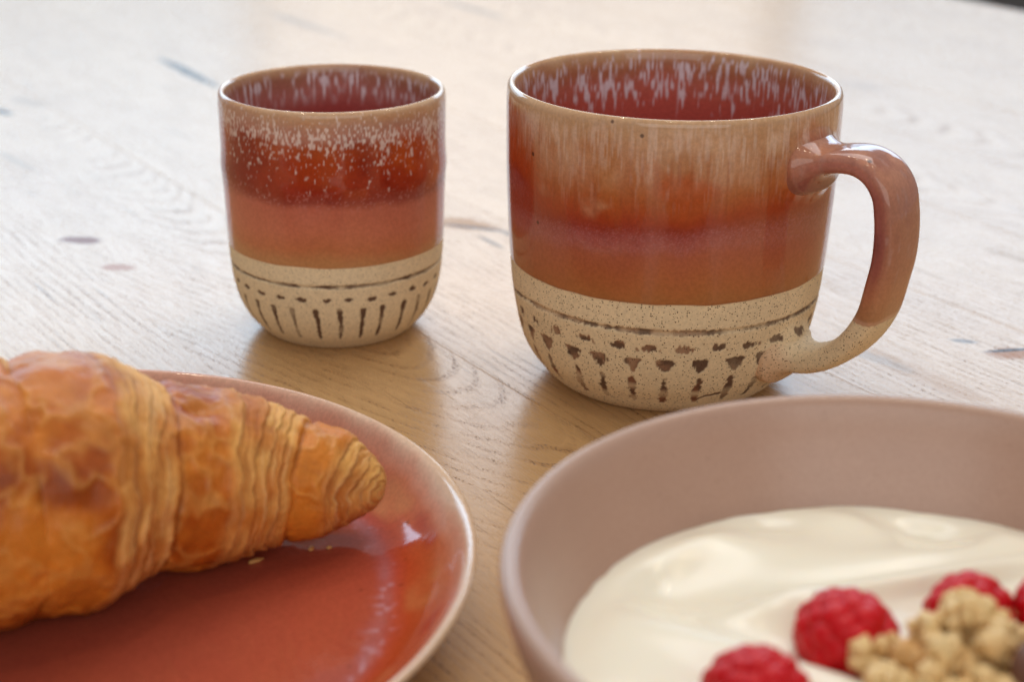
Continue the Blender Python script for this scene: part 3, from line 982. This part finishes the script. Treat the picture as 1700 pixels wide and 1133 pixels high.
    b1 = fbm(wx * 58, y * 58, wz * 58, 3, 412)
    rid = 1 - np.abs(fbm(wx * 110, y * 110, wz * 110, 3, 413)) * 2.2    # wrinkles of the crust
    b2 = fbm(x * 420, y * 420, z * 420, 3, 414)
    tip = sstep(.002, .02, dt)
    sheets = noise(q * 1500, cx * 2.2, cy * 2.2, 450) * .6 + noise(q * 3400, cx * 3, cy * 3, 451) * .4
    sheets = sheets * (.25 + .75 * pale)
    b3 = fbm(wx * 190, y * 190, wz * 190, 3, 415)
    h = h + .00028 * sheets + (.00028 * b3 * tip) + (0.0026 * b1 * tip + .0010 * np.clip(rid - .55, 0, 1) * tip) * (.35 + .65 * crest) + .00022 * b2
    # a torn blister on the crest near the tip and a deep fold by the middle
    h = h - .0030 * np.exp(-(((q - .0525) / .0050) ** 2 + ((PH - .35) / .15) ** 2)) * (1 - side)
    r = r0 + h
    # underside rests flat
    P = C[:, None] + r[..., None] * (np.cos(PH)[..., None] * Uu[:, None] + np.sin(PH)[..., None] * S[:, None])
    cen = np.hypot(P[..., 0] - PLATE[0], P[..., 1] - PLATE[1])
    floor_ = .0079 + np.interp(cen, [.084, .0915, .098, .104, .1076], [0, .0006, .0040, .0104, .0152])
    low = P[..., 2] < floor_ + .001
    P[..., 2] = np.where(low, floor_ + .0002 + .0004 * (1 + b2), P[..., 2])
    # colours: egg-washed brown crests, pale layered flanks, darker blisters
    tone = fbm(wx * 60 + 3, y * 60, wz * 60, 4, 420)
    c = mixc(np.broadcast_to(lin(214, 130, 42), q.shape + (3,)), lin(172, 84, 18), sstep(-.25, .35, tone))
    c = mixc(c, lin(146, 66, 14), sstep(.14, .6, tone + .3 * b1) * .8)
    c = mixc(c, lin(226, 164, 84), sstep(.62, .95, rid) * .34)
    c = mixc(c, lin(224, 162, 84), sstep(.3, .6, fbm(x * 85 + 11, y * 85, z * 85, 3, 421)) * .45)
    pc = mixc(np.broadcast_to(lin(240, 186, 104), q.shape + (3,)), lin(200, 130, 58), sstep(-.2, .4, fbm(x * 140, y * 140, z * 140, 3, 422)))
    under = sstep(.3, -.7, np.cos(PH - .5))  # underside deeper brown, some of its low light put into the colour
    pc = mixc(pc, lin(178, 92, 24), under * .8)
    pc = mixc(pc, lin(188, 108, 40), sstep(-.1, .6, lt) * .75)
    pc = mixc(pc, lin(190, 112, 42), (1 - lip) * .3)
    pc = mixc(pc, lin(240, 196, 130), np.clip(lip * 1.2 - .3, 0, 1) * .7)
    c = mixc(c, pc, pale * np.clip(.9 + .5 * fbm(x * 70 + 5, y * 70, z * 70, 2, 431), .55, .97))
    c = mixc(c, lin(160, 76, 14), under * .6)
    c = mixc(c, lin(120, 58, 20), dark * .75)  # shade in the crevices between layers, put into the colour
    c = mixc(c, lin(246, 206, 146), sstep(.15, .6, sheets) * .35)
    c = mixc(c, lin(150, 74, 20), sstep(-.15, -.6, sheets) * .4)
    c = c * (1 + .14 * b2[..., None] + .10 * b3[..., None])
    gl = np.clip(crest * .8 + .1 + .3 * tone, 0, 1)
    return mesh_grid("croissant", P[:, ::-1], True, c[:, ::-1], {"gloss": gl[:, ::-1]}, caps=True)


s = N("pastry_crust")
gl_ = s.attr("gloss").outputs['Fac']
Pn = s.coord('Object')
fine = s.noise(Pn, 1500, 3, .7)
cc_ = s.attr("Col").outputs['Color']
cc_ = s.mix(s.rng(fine, .3, .7, 0, .3), cc_, s.mix(1.0, cc_, (.6, .5, .4), 'MULTIPLY'))
crust = s.out(Base_Color=cc_, Roughness=s.rng(gl_, 0, 1, 0.64, .37, False), Normal=s.bump(fine, .35, .0004), Specular_IOR_Level=.32,
              Subsurface_Weight=.12, Subsurface_Radius=(.004, .002, .0008), Subsurface_Scale=.5)
cro = obj("croissant", croissant(), crust)
tag(cro, "golden brown flaky croissant lying on the red glazed plate", "croissant")


def flake(seed, a, b):
    v = IV2 * np.array([a, b, .0005])
    v = v * (1 + .5 * fbm(IV2[:, 0] * 1.5 + seed, IV2[:, 1] * 1.5, IV2[:, 2], 2, seed)[:, None])
    return blob_mesh("pastry_flake", [(v, IF2)])


fk = mat_simple("flake", lin(206, 150, 84), .6)
for k, (x, y, a, b, rz) in enumerate([(-.0635, .3590, .0022, .0009, 30), (-.0505, .3655, .0012, .0008, 80), (-.0460, .3660, .0009, .0006, 10)]):
    o = obj("pastry_flake", flake(500 + k, a, b), fk, loc=(x, y, .0081), rot=(0, 0, R(rz)))
    tag(o, "tiny pale pastry flake on the plate below the croissant", "crumb", "pastry flakes fallen on the plate")
